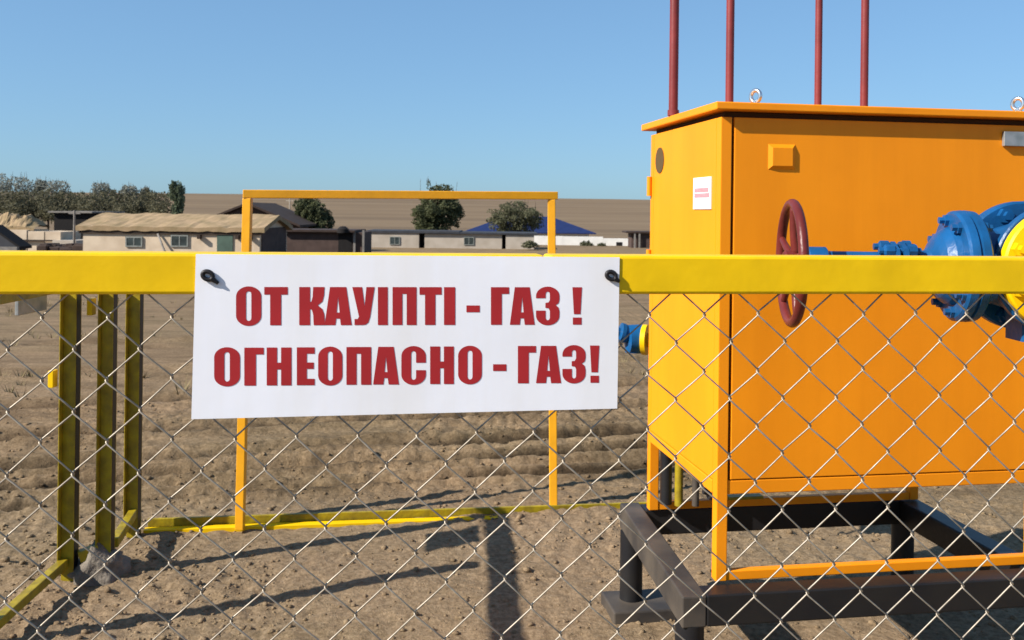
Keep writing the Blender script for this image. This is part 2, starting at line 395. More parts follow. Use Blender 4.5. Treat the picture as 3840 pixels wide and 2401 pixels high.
GL = {
 'О': [(OUT, [INN])],
 'Т': [([(0, 1), (1, 1), (1, .80), (.72, .80), (.72, 0), (.25, 0), (.25, .80), (0, .80)], [])],
 'К': [([(0, 0), (0, 1), (.42, 1), (.42, .60), (.47, .62), (.52, .75), (.54, 1), (.98, 1), (.96, .78), (.90, .62), (.72, .52), (.90, .42), (.97, .28), (1, 0), (.56, 0), (.54, .28), (.49, .40), (.42, .42), (.42, 0)], [])],
 'А': [([(0, 0), (.2, 1), (.8, 1), (1, 0), (.6, 0), (.57, .17), (.43, .17), (.40, 0)], [[(.445, .33), (.5, .74), (.555, .33)]])],
 'У': [([(0, 1), (.44, 1), (.55, .50), (.63, 1), (1, 1), (.80, .22), (.72, .07), (.60, .01), (.46, 0), (.1, 0), (.1, .16), (.24, .16), (.30, .22)], [])],
 'І': [([(0, 0), (0, 1), (1, 1), (1, 0)], [])],
 'П': [([(0, 0), (0, 1), (1, 1), (1, 0), (.59, 0), (.59, .82), (.41, .82), (.41, 0)], [])],
 '-': [([(0, 0), (0, 1), (1, 1), (1, 0)], [])],
 'Г': [([(0, 0), (0, 1), (1, 1), (1, .82), (.60, .82), (.60, 0)], [])],
 'З': [([(0, .70), (0, .76)] + arc(.5, .76, .5, .24, 180, 0, 14) + [(1, .66), (.96, .57), (.84, .52), (.96, .46), (1, .36), (1, .25)] + arc(.5, .25, .5, .25, 0, -180, 14) + [(0, .28), (0, .38), (.41, .38)] + arc(.5, .20, .09, .07, 180, 360, 6) + [(.59, .37), (.54, .44), (.40, .45), (.40, .58), (.53, .59), (.59, .65)] + arc(.5, .80, .09, .07, 0, 180, 6) + [(.41, .70)], [])],
 'Н': [([(0, 0), (0, 1), (.42, 1), (.42, .60), (.58, .60), (.58, 1), (1, 1), (1, 0), (.58, 0), (.58, .42), (.42, .42), (.42, 0)], [])],
 'Е': [([(0, 0), (0, 1), (1, 1), (1, .83), (.56, .83), (.56, .60), (.95, .60), (.95, .43), (.56, .43), (.56, .17), (1, .17), (1, 0)], [])],
 'С': [([(1, .57), (.60, .57), (.60, .80)] + arc(.5, .80, .1, .07, 0, 180, 6) + arc(.5, .20, .1, .07, 180, 360, 6) + [(.60, .38), (1, .38), (1, .26)] + arc(.5, .26, .5, .26, 0, -180, 16) + arc(.5, .74, .5, .26, 180, 0, 16), [])],
 '!': [([(.04, 1), (.96, 1), (.82, .28), (.18, .28)], []), ([(.08, 0), (.08, .19), (.92, .19), (.92, 0)], [])],
}
LINES = [[('О', 885, 980), ('Т', 991, 1079), ('К', 1122, 1219), ('А', 1217, 1319), ('У', 1321, 1405), ('І', 1417, 1454), ('П', 1472, 1562), ('Т', 1573, 1656), ('І', 1665, 1707), ('-', 1749, 1799), ('Г', 1841, 1909), ('А', 1912, 2005), ('З', 2010, 2098), ('!', 2145, 2184)],
         [('О', 803, 900), ('Г', 916, 989), ('Н', 1000, 1093), ('Е', 1113, 1180), ('О', 1193, 1284), ('П', 1299, 1392), ('А', 1399, 1496), ('С', 1505, 1597), ('Н', 1613, 1702), ('О', 1718, 1807), ('-', 1849, 1899), ('Г', 1942, 2010), ('А', 2010, 2104), ('З', 2109, 2196), ('!', 2211, 2249)]]
CAPS = [((1076.5, 1220.5, 885), (1077.5, 1218, 2098)), ((1305, 1448, 803), (1296, 1435.5, 2249))]
for ln, ((ta, ba, xa), (tb, bb, xb)) in zip(LINES, CAPS):
    tm = MB()
    for ch, x0, x1 in ln:
        fa = ((x0 + x1) / 2 - xa) / (xb - xa)
        yt = ta + (tb - ta) * fa; yb = ba + (bb - ba) * fa
        if ch == '-': yt, yb = yt + .485 * (yb - yt), yt + .665 * (yb - yt)
        ov = .016 if ch in 'ОСЗ' else 0
        for outer, holes in GL[ch]:
            rings = [[Vector((x, (y - .5) * (1 + 2 * ov) + .5, 0)) for x, y in rg] for rg in [outer] + holes]
            flat = [p for rg in rings for p in rg]
            tri = tessellate_polygon(rings)
            vs = []
            for p in flat:
                s_, z_ = onfence(x0 + (x1 - x0) * p.x, yb + (yt - yb) * p.y, SO + .0011)
                vs.append(fp(s_, z_, SO + .0011))
            tm.add(vs, [list(t) for t in tri])
    tm.build('lettering', M['red'], sign)
# twisted wire ties through the two upper corners
for (hx, hy), tail in (((778, 1034), (26, 24)), ((2293, 1034), (20, 18))):
    t = MB(); s_, z_ = onfence(hx, hy, SO + .004)
    mm = 1 / 3250.
    ring = [fp(s_ + .0052 * math.cos(a) * 1.1, z_ + .0047 * math.sin(a) - .001 * math.cos(a), SO + .0030) for a in [2 * math.pi * k / 20 for k in range(20)]]
    t.tube(ring, .0026, 8, closed=True)
    e = []
    for k in range(9):
        u = k / 8
        e.append(fp(s_ + .004 + tail[0] * mm * u * 1.0, z_ - .003 - tail[1] * mm * u * .8 , SO + .0032))
    t.tube(e, [.0036 - .0016 * k / 8 for k in range(9)], 8)
    left = hx < 1500
    t.build('tie_wire', M['tie'], sign)

# ------------------------------------------------------------------ yellow gas cabinet
O = Vector((.6486, 2.837, 0))
def cf(p): return O + E1 * p.x + E2 * p.y + Vector((0, 0, p.z))
W, D = 1.13, .715
cab = thing('gas_cabinet', O + E1 * .56 + E2 * .36 + Vector((0, 0, .4)), 'tall orange yellow metal gas cabinet with overhanging flat roof on a black frame', 'gas cabinet')
def part(name, lo, hi, m, par=cab, bev=.003): return MB().box(lo, hi, cf, bev).build(name, M[m], par)
part('inner_shell', (.016, .016, .69), (W - .016, D - .016, 1.8715), 'seam_shade')  # dark top shows above the panels, standing in for shade under the roof
part('door', (.045, .002, .718), (W - .045, .0155, 1.853), 'orange')
part('side_panel', (.001, .040, .712), (.0155, D - .037, 1.853), 'orange', bev=.002)
part('side_panel', (W - .0155, .040, .712), (W - .001, D - .037, 1.853), 'orange', bev=.002)
part('back_panel', (.045, D - .0155, .718), (W - .045, D - .002, 1.853), 'orange')
for a in (0, W - .037):
    part('corner_post', (a, 0, .402), (a + .037, .037, 1.853), 'orange')
    part('corner_post', (a, D - .035, .402), (a + .037, D, 1.853), 'orange')
part('lower_rail', (.0375, .0035, .672), (W - .0375, .035, .7155), 'orange')
part('lower_rail', (.0375, D - .035, .672), (W - .0375, D - .0035, .7155), 'orange')
part('lower_rail', (-.002, .0375, .668), (.0345, D - .0355, .7095), 'orange')
part('lower_rail', (W - .0345, .0375, .668), (W + .002, D - .0355, .7095), 'orange')
part('bottom_rail', (.0375, .004, .402), (W - .0375, .032, .432), 'orange')
part('bottom_rail', (.0375, D - .032, .402), (W - .0375, D - .004, .432), 'orange')
part('roof', (-.027, -.030, 1.8718), (W + .027, D + .042, 1.897), 'orange', bev=.004)
# square pressed cover on the door
def face_a(x, y):       # pixel on the front face -> (a, z)
    u = (x - CX) / F; v = (y - CY) / F
    X = u * math.cos(TH) + v * math.sin(TH); Z = u * math.sin(TH) - v * math.cos(TH)
    d = O.dot(E2) / Vector((X, 1, 0)).dot(E2); q = Vector((X * d, d, 0)); return (q - O).dot(E1), H + Z * d
def face_l(x, y):       # pixel on the left face -> (b, z)
    u = (x - CX) / F; v = (y - CY) / F
    X = u * math.cos(TH) + v * math.sin(TH); Z = u * math.sin(TH) - v * math.cos(TH)
    d = O.dot(E1) / Vector((X, 1, 0)).dot(E1); q = Vector((X * d, d, 0)); return (q - O).dot(E2), H + Z * d
a0, z1 = face_a(2882, 540); a1, z0 = face_a(2982, 638)
cv = MB(); bv = .012
outer = [(a0, z0), (a1, z0), (a1, z1), (a0, z1)]; inner = [(a0 + bv, z0 + bv), (a1 - bv, z0 + bv), (a1 - bv, z1 - bv), (a0 + bv, z1 - bv)]
ov_ = [cf(Vector((a, .002, z))) for a, z in outer]; iv_ = [cf(Vector((a, -.007, z))) for a, z in inner]
cv.add(ov_ + iv_, [[k, (k + 1) % 4, 4 + (k + 1) % 4, 4 + k] for k in range(4)] + [[4, 5, 6, 7]])
cv.build('square_cover', M['orange'], cab)
b_, z_ = face_l(2474, 602)
MB().lathe(cf(Vector((.002, b_, z_))), -E1, [(0, .049), (.0035, .049), (.0035, .0)], 28).build('round_vent', M['hole'], cab)
for y0, y1 in ((663, 735), (938, 990)):
    b_, z1 = face_l(2446, y0); _, z0 = face_l(2446, y1)
    MB().lathe(cf(Vector((-.008, D - .012, z0))), (0, 0, 1), [(0, .0095), (z1 - z0, .0095)], 14).build('hinge', M['orange'], cab)
a0, z1 = face_a(3758, 494); a1, z0 = face_a(3842, 551)
part('name_plate', (a0, -.012, z0), (a0 + .13, .001, z1), 'plate', bev=.002)
# four red vent pipes and two lifting eyes on the roof
for x, d, r in ((2525, 3.25, .0165), (2735, 3.05, .0135), (3067, 3.15, .0122), (3240, 3.2, .0135)):
    p = P(x, 400, d)
    MB().lathe((p.x, p.y, 1.898), (0, 0, 1), [(0, r * 1.25), (.02, r * 1.25), (.02, r), (1.6, r)], 20).build('vent_pipe', M['redpipe'], cab)
for x, d in ((2833, 2.93), (3817, 3.05)):
    p = P(x, 400, d); e = MB()
    e.lathe((p.x, p.y, 1.898), (0, 0, 1), [(0, .016), (.007, .016), (.012, .009), (.018, .009)], 16)
    dr = (E1 * .55 + E2 * -.85).normalized()
    e.tube([Vector((p.x, p.y, 1.898 + .032)) + dr * .017 * math.cos(t) + Vector((0, 0, .019 * math.sin(t))) for t in [2 * math.pi * k / 24 for k in range(24)]], .0068, 10, closed=True)
    e.build('lifting_eye', M['steel'], cab)
# small white notice with faded red print on the left side
nb0, nz1 = face_l(2604, 672); nb1, nz0 = face_l(2668, 780)
notice = thing('warning_notice', cf(Vector((-.004, (nb0 + nb1) / 2, nz0))), 'small white notice with a faded red line of print on the cabinet side', 'notice')
lo, hi = min(nb0, nb1), max(nb0, nb1)
MB().box((-.0035, lo, nz0 - .004), (.0005, hi, nz1 + .003), cf).build('notice_sheet', M['white'], notice)
nt_ = MB(); hh = nz1 - nz0
nr = random.Random(5)
for row, (c, hgt) in enumerate(((.60, .15), (.42, .15))):
    b = hi - .012
    while b > lo + .016:
        wd = .006 + .004 * nr.random(); zc = nz0 + hh * c
        nt_.box((-.0042, b - wd, zc - hh * hgt / 2), (-.0036, b, zc + hh * hgt / 2), cf); b -= wd + .0022
nt_.build('print_band', M['pink'], notice)

# ------------------------------------------------------------------ black support frame
fm = thing('support_frame', O + E1 * .5 + E2 * .36, 'low black steel frame on short round legs carrying the yellow cabinet', 'metal frame')
def lb(p): return cf(Vector((p.x + .055 * (p.y + .086) / .886, p.y, p.z)))     # this beam is welded slightly askew
MB().box((-.138, -.086, .302), (-.061, .80, .398), lb, .005).build('beam', M['blackdust'], fm)
part('beam', (-.0605, -.086, .303), (1.42, -.008, .3985), 'black', fm, .005)
part('beam', (-.010, D - .02, .300), (1.06, D + .06, .3985), 'black', fm, .005)
part('beam', (1.06, -.0075, .303), (1.14, .80, .398), 'black', fm, .005)
part('cross_plate', (.32, D - .05, .434), (.46, D - .012, .446), 'shadelemon', fm, .002)
for a, b in ((-.053, .735), (-.10, -.045), (1.10, .74), (1.10, -.045)):
    p = cf(Vector((a, b, 0)))
    leg = MB().lathe(p + Vector((0, 0, -.03)), (0, 0, 1), [(0, .044), (.335, .044)], 28).build('leg', M['black'], fm)
    q = Vector((a, b, 0))
    MB().box((a - .10, b - .12, -.03), (a + .18, b + .08, .045), cf, .006).build('foot_plate', M['blackdust'], leg)
# pipes rising inside the open base of the cabinet
for x0, x1, nm, m, lab in ((2476, 2520, 'riser_pipe', 'black', 'thick black pipe'), (2527, 2558, 'riser_pipe', 'shadelemon', 'yellow pipe'), (2592, 2618, 'riser_pipe', 'blackdust', 'thin dark pipe')):
    p0, p1 = P(x0, 1800, 3.50), P(x1, 1800, 3.50); r = (p1.x - p0.x) / 2
    o = MB().lathe(((p0.x + p1.x) / 2, 3.50 - (.02 if m != 'black' else .0), .433), (0, 0, 1), [(0, r), (.245, r)], 18).build(nm, M[m], cab)
    o['label'] = lab
pz = P(2672, 1850, 3.2)
MB().lathe(pz, (E1 - Vector((0, 0, .3))), [(-.035, .012), (-.012, .012), (-.012, .024), (.012, .024), (.012, .014), (.035, .014)], 18).build('drain_tap', M['black'], cab)

# ------------------------------------------------------------------ big gate valve in front of the cabinet
Bc = Vector((1.217, 2.094, 1.4356)); VK = .88; XF = lambda p: Bc + (p - Bc) * VK; SX = Vector((-.994, .11, 0)).normalized(); LX = Vector((.02, -1, 0)).normalized()   # stem to the left, line towards the camera
val = thing('gate_valve', Bc - Vector((0, 0, .17)), 'large blue gate valve with a red handwheel standing before the cabinet face', 'valve')
body = MB()
body.lathe(Bc, SX, [(-.13, .0), (-.12, .06), (-.08, .105), (0, .125), (.06, .118), (.12, .098), (.168, .098)], 36)
body.lathe(Bc, LX, [(-.075, .112), (.085, .112)], 36)
body.lathe(Bc - Vector((0, 0, .19)), (0, 0, 1), [(0, .078), (.05, .078), (.12, .09)], 6, smooth=False)
body.build('valve_body', M['blue'], val)
def bolts(name, m, par, o, ax, rad, n, r, t0, t1, ph=0.):
    ax = Vector(ax).normalized(); t = Vector((0, 0, 1)); a = ax.cross(t).normalized(); b = ax.cross(a)
    for k in range(n):
        q = 2 * math.pi * k / n + ph
        c = o + (a * math.cos(q) + b * math.sin(q)) * rad
        MB().lathe(c, ax, [(t0, r * .62), (t0 + .013, r * .62), (t0 + .013, r), (t1 - .013, r), (t1 - .013, r * .6), (t1, r * .6)], 6, smooth=False).build(name, M[m], par)
fl = MB(); fl.lathe(Bc, LX, [(-.105, .0), (-.105, .168), (-.100, .174), (-.078, .174), (-.073, .168), (-.073, .11)], 56)
fo = fl.build('line_flange', M['blue'], val)
bolts('bolt', 'blue', fo, Bc, LX, .145, 8, .021, -.135, -.045, .39)
fl = MB(); fl.lathe(Bc, LX, [(.055, .11), (.055, .160), (.059, .164), (.074, .164), (.078, .16), (.078, .0)], 56)
fl.build('line_flange', M['blue'], val)
bf = MB(); bf.lathe(Bc, SX, [(.168, .0), (.168, .138), (.174, .145), (.192, .147), (.194, .141), (.199, .141), (.201, .147), (.219, .145), (.225, .138), (.225, .104)], 48)
bf.lathe(Bc, SX, [(.222, .106), (.240, .100), (.258, .086), (.272, .068), (.283, .048), (.291, .040), (.315, .038)], 36)
bo = bf.build('bonnet', M['blue'], val)
bolts('bolt', 'blue', bo, Bc, SX, .122, 8, .0165, .148, .247, .2)
gl = MB()
gl.lathe(Bc, SX, [(.31, .034), (.345, .034), (.345, .042), (.365, .042), (.365, .03), (.40, .03)], 24)
for ang in (70, 130, 250, 310):
    q = R(ang); up = Vector((0, 0, 1)); sd = SX.cross(up)
    c = Bc + sd * .050 * math.cos(q) + up * .050 * math.sin(q)
    gl.lathe(c, SX, [(.31, .009), (.322, .009), (.322, .0175), (.342, .0175), (.342, .008), (.378, .008), (.378, .0165), (.40, .0165), (.405, .009), (.416, .009)], 8, smooth=False)
for t0, t1 in ((.343, .356), (.366, .377)):
    gl.lathe(Bc, SX, [(t0, .0), (t0, .062), (t1, .062), (t1, .0)], 8, smooth=False)
gl.build('gland', M['blue'], val)
MB().lathe(Bc, SX, [(.29, .034), (.60, .034)], 20).build('stem', M['blue'], val)
wc = Bc + SX * .633; up = Vector((0, 0, 1)); sd = SX.cross(up).normalized()
hw = MB()
hw.tube([wc + (sd * math.cos(t) + up * math.sin(t)) * .160 for t in [2 * math.pi * k / 56 for k in range(56)]], .0132, 12, closed=True)
for k in range(5):
    q = 2 * math.pi * k / 5 + .42; d = sd * math.cos(q) + up * math.sin(q)
    hw.tube([wc + d * (.02 + .137 * u) - SX * .012 * (1 - u) ** 2 for u in [j / 8 for j in range(9)]], [.0125 - .004 * j / 8 for j in range(9)], 10)
hw.lathe(wc, SX, [(-.03, .0), (-.03, .030), (.016, .034), (.022, .028), (.022, .0)], 24)
wo = hw.build('handwheel', M['redwheel'], val)
MB().lathe(Bc, SX, [(.535, .03), (.545, .045), (.590, .045), (.603, .034)], 20).build('stem_collar', M['blue'], val)
pp = MB(); c1 = Bc - LX * .104
pp.tube([c1 + E1 * .13 * (1 - math.cos(R(t))) - LX * .13 * math.sin(R(t)) for t in range(0, 91, 10)] + [c1 + E1 * 1.2 - LX * .13, c1 + E1 * 1.25 - LX * .13 - Vector((0, 0, .05)), c1 + E1 * 1.25 - LX * .13 - Vector((0, 0, 1.7))], .085, 28)
pp.build('pipe', M['lemon'], val)
yf = MB(); yf.lathe(Bc, LX, [(.0785, .0), (.0785, .153), (.083, .157), (.104, .157), (.109, .152), (.109, .114), (.135, .100), (.20, .100)], 56)
yo = yf.build('yellow_flange', M['lemon'], val)
bolts('bolt', 'lemon', yo, Bc, LX, .132, 8, .018, .02, .137, .39)
el = MB(); c0 = Bc + LX * .20; pts = [c0 + LX * .14 * math.sin(R(t)) + Vector((0, 0, -.14 * (1 - math.cos(R(t))))) for t in range(0, 91, 10)]
pts += [pts[-1] + Vector((0, 0, -1.55))]
el.tube(pts, .10, 28); el.build('riser_pipe', M['lemon'], val)

# small valve behind the cabinet
XF = None
Vc = P(2380, 1272, 3.85); sv = thing('small_valve', Vc - Vector((0, 0, .07)), 'small blue valve with yellow flange behind the left edge of the cabinet', 'valve')
s = MB(); s.lathe(Vc, E1, [(-.035, .03), (-.03, .06), (.03, .062), (.034, .05)], 24); s.lathe(Vc + Vector((0, 0, .0)), (0, 0, 1), [(-.055, .04), (.045, .04), (.05, .03)], 20)
s.lathe(Vc - E1 * .03 + Vector((0, 0, .02)), -E1 + Vector((0, 0, .25)), [(0, .035), (.02, .042), (.035, .042), (.04, .02), (.075, .016)], 18)
s.build('valve_body', M['blue'], sv)
MB().lathe(Vc, (LX * .55 + E1), [(.034, .0), (.036, .064), (.056, .064), (.058, .03), (.08, .028)], 32).build('yellow_flange', M['lemon'], sv)
MB().tube([Vc - LX * .06 + E1 * .05, Vc + E1 * .12 - LX * .06, Vc + E1 * .30 - LX * .06, Vc + E1 * .34 + LX * .02, Vc + E1 * .34 + LX * .16], .024, 16).build('pipe', M['lemon'], sv)
q0 = Vc - E1 * .075 + Vector((0, 0, .01)); MB().tube([q0, q0 + Vector((-.02, 0, -.04)), q0 + Vector((-.03, 0, -.10)), q0 + Vector((-.01, 0, -.13))], .008, 8).build('lever', M['black'], sv)

# ------------------------------------------------------------------ left side fence
sf = thing('side_fence', (-1.85, 3.2, 0), 'shade-darkened yellow square posts and rails along the left side of the yard', 'fence')
SH = 1.30
def flat(lo, hi, name, m, par, bev=.003, ang=0., org=None):
    if org is None: return MB().box(lo, hi, None, bev).build(name, M[m], par)
    c, s_ = math.cos(ang), math.sin(ang)
    return MB().box(lo, hi, lambda p: Vector((org[0] + p.x * c - p.y * s_, org[1] + p.x * s_ + p.y * c, org[2] + p.z)), bev).build(name, M[m], par)
ANG = .03
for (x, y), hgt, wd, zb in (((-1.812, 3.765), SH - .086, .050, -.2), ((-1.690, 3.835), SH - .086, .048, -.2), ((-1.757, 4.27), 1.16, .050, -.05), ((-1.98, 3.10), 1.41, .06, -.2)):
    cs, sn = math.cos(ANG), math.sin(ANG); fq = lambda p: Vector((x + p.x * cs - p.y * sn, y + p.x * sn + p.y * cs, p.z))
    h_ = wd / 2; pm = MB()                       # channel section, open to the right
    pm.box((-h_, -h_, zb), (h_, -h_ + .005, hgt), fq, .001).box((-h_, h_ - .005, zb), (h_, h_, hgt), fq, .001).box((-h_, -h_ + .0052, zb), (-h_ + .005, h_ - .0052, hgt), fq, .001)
    post = pm.build('post', M['shadelemon'], sf)
    MB().box((h_ - .004, -h_ + .0055, .0), (h_ + .0005, h_ - .0055, hgt - .004), fq, .001).build('shade_strip', M['black'], post)  # black strip painted in for shade on the post's right face
    flat((-wd / 2 - .0045, -wd / 2 - .028, .04), (-wd / 2 - .0005, wd / 2, hgt - .01), 'shade_fin', 'shadelemon', post, .001, ANG, (x, y, 0))  # added fin that keeps the sun off the post front
def beam(p, q, w_, h_, name, m, par, bev=.003):
    p = Vector(p); q = Vector(q); d = (q - p); L = d.length; d.normalize(); sdv = d.cross(Vector((0, 0, 1))).normalized(); uv = sdv.cross(d)
    return MB().box((0, -w_ / 2, -h_ / 2), (L, w_ / 2, h_ / 2), lambda v: p + d * v.x + sdv * v.y + uv * v.z, bev).build(name, M[m], par)
beam((-1.70, 3.90, SH - .035), (-1.565, .95, SH - .035), .05, .066, 'top_rail', 'shadelemon', sf)
beam((-1.822, 3.735, .085), (-1.80, 3.10, .070), .036, .036, 'bottom_rail', 'shadelemon', sf)
beam((-1.80, 3.099, .070), (-1.85, 1.2, .07), .036, .036, 'bottom_rail', 'shadelemon', sf)
beam((-1.71, 3.80, .12), (-1.775, 3.765, .10), .04, .045, 'bottom_rail', 'shadelemon', sf)
beam((-1.675, 3.868, .12), (-1.75, 4.24, .12), .035, .04, 'bottom_rail', 'shadelemon', sf)
for x, y, z in ((-1.868, 3.74, .84), (-1.745, 3.81, 1.13)):
    flat((x - .022, y - .02, z - .035), (x, y + .02, z + .035), 'latch', 'lemon', sf, .002)
pl = flat((-1.865, 3.42, 1.135), (-1.85, 3.63, 1.325), 'plate_back', 'plate', None)
tag(pl, 'dull grey plate hanging under the side rail left of the yellow posts', 'plate')
pl.name = 'hanging_plate'
# rough concrete footing at the second post
ic = bmesh.new(); bmesh.ops.create_icosphere(ic, subdivisions=4, radius=1); ic.verts.index_update()
ft = MB(); cc = Vector((-1.712, 3.83, .0))
vs = []
for v in ic.verts:
    p = v.co * (1 + .30 * noise.noise(v.co * 1.7) + .14 * noise.noise(v.co * 5) + .05 * noise.noise(v.co * 13))
    zz = p.z * .10 + .05 * max(0, 1 - abs(p.x + .1) * 2.0) * (p.z > 0)
    vs.append(cc + Vector((p.x * .125, p.y * .10, zz)))
ft.add(vs, [[v.index for v in f.verts] for f in ic.faces], True); ic.free()
tag(ft.build('concrete_footing', M['concrete'], loc=cc), 'rough grey lump of concrete at the foot of a yellow post', 'footing')

# ------------------------------------------------------------------ far gate frame and its ground rail
ga = P(900, 2000, 4.36); gb = P(2075, 1915, 4.74)
gate = thing('yard_gate', (ga.x, ga.y, 0), 'tall amber yellow gate of bare square tube across the yard behind the sign', 'gate')
tl = P(929, 728, 4.36); tr = P(2068, 734, 4.74)
beam(ga + Vector((0, 0, .02)), (tl.x, tl.y, tl.z - .021), .04, .04, 'post', 'amber', gate)
beam(gb + Vector((0, 0, .02)), (tr.x, tr.y, tr.z - .021), .04, .04, 'post', 'amber', gate)
dv = (tr - tl).normalized()
beam(tl - dv * .022, tr + dv * .03, .04, .04, 'top_bar', 'amber', gate)
br = thing('ground_rail', (-1.74, 4.3, 0), 'bright yellow angle iron lying along the ground at the foot of the gate frame', 'rail')
q0 = Vector((-1.73, 4.335, -.002)); q1 = Vector((1.9, 4.98, -.048))
beam(q0 + Vector((0, -.012, .004)), q1 + Vector((0, -.012, .004)), .045, .038, 'rail_foot', 'lemon', br)
beam(q0 + Vector((0, .035, .036)), q1 + Vector((0, .035, .036)), .018, .04, 'rail_lip', 'shadelemon', br)

# ------------------------------------------------------------------ village behind
def hb(par, name, m, x0, x1, y0, y1, z0, z1, bev=.0): return MB().box((x0, y0, z0), (x1, y1, z1), None, bev).build(name, M[m], par)
def window(par, x0, x1, z0, z1, y, m='glass'):
    f_ = MB(); t = .07
    f_.box((x0, y - .05, z0), (x0 + t, y + .02, z1)).box((x1 - t, y - .05, z0), (x1, y + .02, z1))
    f_.box((x0 + t, y - .05, z0), (x1 - t, y + .02, z0 + t)).box((x0 + t, y - .05, z1 - t), (x1 - t, y + .02, z1))
    xm = (x0 + x1) / 2; f_.box((xm - .025, y - .045, z0 + t), (xm + .025, y + .015, z1 - t))
    o = f_.build('window', M['frame'], par)
    MB().box((x0 + t, y - .03, z0 + t), (x1 - t, y + .01, z1 - t)).build('pane', M[m], o)
def gable(par, name, m, x0, x1, y0, y1, ze, zr, th, along='x', ragged=0., nseg=1):
    """two-slope roof slab; ridge along x or y"""
    mb = MB(); rr = random.Random(int(abs(x0) * 10))
    prof = lambda q: (ze + (zr - ze) * (1 - abs(2 * q - 1)))
    for top in (1, 0):
        vs = []
        n1 = max(nseg, 1); n2 = 8
        for i in range(n1 + 1):
            for j in range(n2 + 1):
                q = j / n2; u = i / n1
                z = prof(q) - (0 if top else th)
                jz = ragged * (noise.noise(Vector((u * (x1 - x0) * 1.1, q * 5, x0))) + .6 * noise.noise(Vector((u * (x1 - x0) * 3.3, q * 9, 2)))) if top else ragged * .8 * noise.noise(Vector((u * (x1 - x0) * 2, q * 3, 4)))
                if along == 'x': vs.append(Vector((x0 + (x1 - x0) * u, y0 + (y1 - y0) * q, z + jz)))
                else: vs.append(Vector((x0 + (x1 - x0) * q, y0 + (y1 - y0) * u, z + jz)))
        n0 = len(mb.v)
        mb.add(vs, [[i * (n2 + 1) + j, i * (n2 + 1) + j + 1, (i + 1) * (n2 + 1) + j + 1, (i + 1) * (n2 + 1) + j] for i in range(n1) for j in range(n2)])
        if top: N0 = n0
        else:
            N1 = n0
            ring = [i * (n2 + 1) for i in range(n1 + 1)] + [n1 * (n2 + 1) + j for j in range(1, n2 + 1)] + [i * (n2 + 1) + n2 for i in range(n1 - 1, -1, -1)] + [j for j in range(n2 - 1, 0, -1)]
            for a, b in zip(ring, ring[1:] + ring[:1]):
                mb.f.append([N0 + a, N0 + b, N1 + b, N1 + a]); mb.sm.append(False)
    return mb.build(name, M[m], par)
def gwall(par, name, m, x0, x1, y0, y1, z0, ze, zr, along='x'):
    mb = MB()
    if along == 'x':
        ym = (y0 + y1) / 2; pr = [(y0, z0), (y1, z0), (y1, ze), (ym, zr), (y0, ze)]
        vs = [Vector((x, a, b)) for x in (x0, x1) for a, b in pr]
    else:
        xm = (x0 + x1) / 2; pr = [(x0, z0), (x1, z0), (x1, ze), (xm, zr), (x0, ze)]
        vs = [Vector((a, y, b)) for y in (y0, y1) for a, b in pr]
    mb.add(vs, [[0, 1, 2, 3, 4], [5, 6, 7, 8, 9]] + [[k, (k + 1) % 5, 5 + (k + 1) % 5, 5 + k] for k in range(5)])
    return mb.build(name, M[m], par)
def X(xv, d): return (xv - 1209) / 2148.5 * d
def Z(xv, yv, d): return PV(xv, yv, d).z

# long thatched clay house
d = 50; h1 = thing('thatched_house', (X(400, d), d + 3, -2.1), 'long low clay house with a straw thatched roof and pale cream walls', 'house')
x0, x1 = X(197, d), X(614, d); ze = Z(400, 534, d); zr = Z(400, 505, 53)
gwall(h1, 'wall', 'clay', x0, x1, d, d + 6, -2.3, ze - .05, zr - .28)
gable(h1, 'roof', 'thatch', x0 - .35, x1 + .3, d - .17, d + 6.3, ze - .05, zr, .24, ragged=.10, nseg=40)
hb(h1, 'eave_board', 'darkeave', x0 - .2, x1 + .15, d - .10, d - .004, ze - .45, ze - .30)
for a, b, t in ((298, 338, 553), (405, 446, 549)): window(h1, X(a, d), X(b, d), Z(a, 583, d), Z(a, t + 6, d), d - .03)
hb(h1, 'door', 'green', X(514, d), X(551, d), d - .06, d - .005, -2.2, Z(520, 552, d))
hb(h1, 'gable_shade_sheet', 'brownwall', x1 + .004, x1 + .05, d + .3, d + 5.7, -2.2, ze - .08)  # dark brown sheet stands in for shade on the right gable end
for xx in (470, 560, 590): hb(h1, 'rafter_end', 'darkeave', X(xx, d), X(xx, d) + .18, d - .3, d - .03, ze - .68, ze - .46)
MB().tube([(X(375, d), d - .12, Z(375, 552, d)), (X(420, d), d - .6, -2.0)], .06, 6).build('leaning_pole', M['pole'], h1)
# dark gabled house behind it
d = 75; h2 = thing('brown_gabled_house', (X(590, d), d, -2.4), 'dark brown house with its gable rising behind the thatched house', 'house')
gwall(h2, 'wall', 'brownwall', X(478, d), X(694, d), d, d + 8, -2.6, Z(590, 527, d), Z(590, 486, d), 'y')
gable(h2, 'roof', 'brownroof', X(462, d), X(712, d), d - .5, d + 8.4, Z(590, 530, d), Z(590, 478, d), .18, 'y', .02, 6)
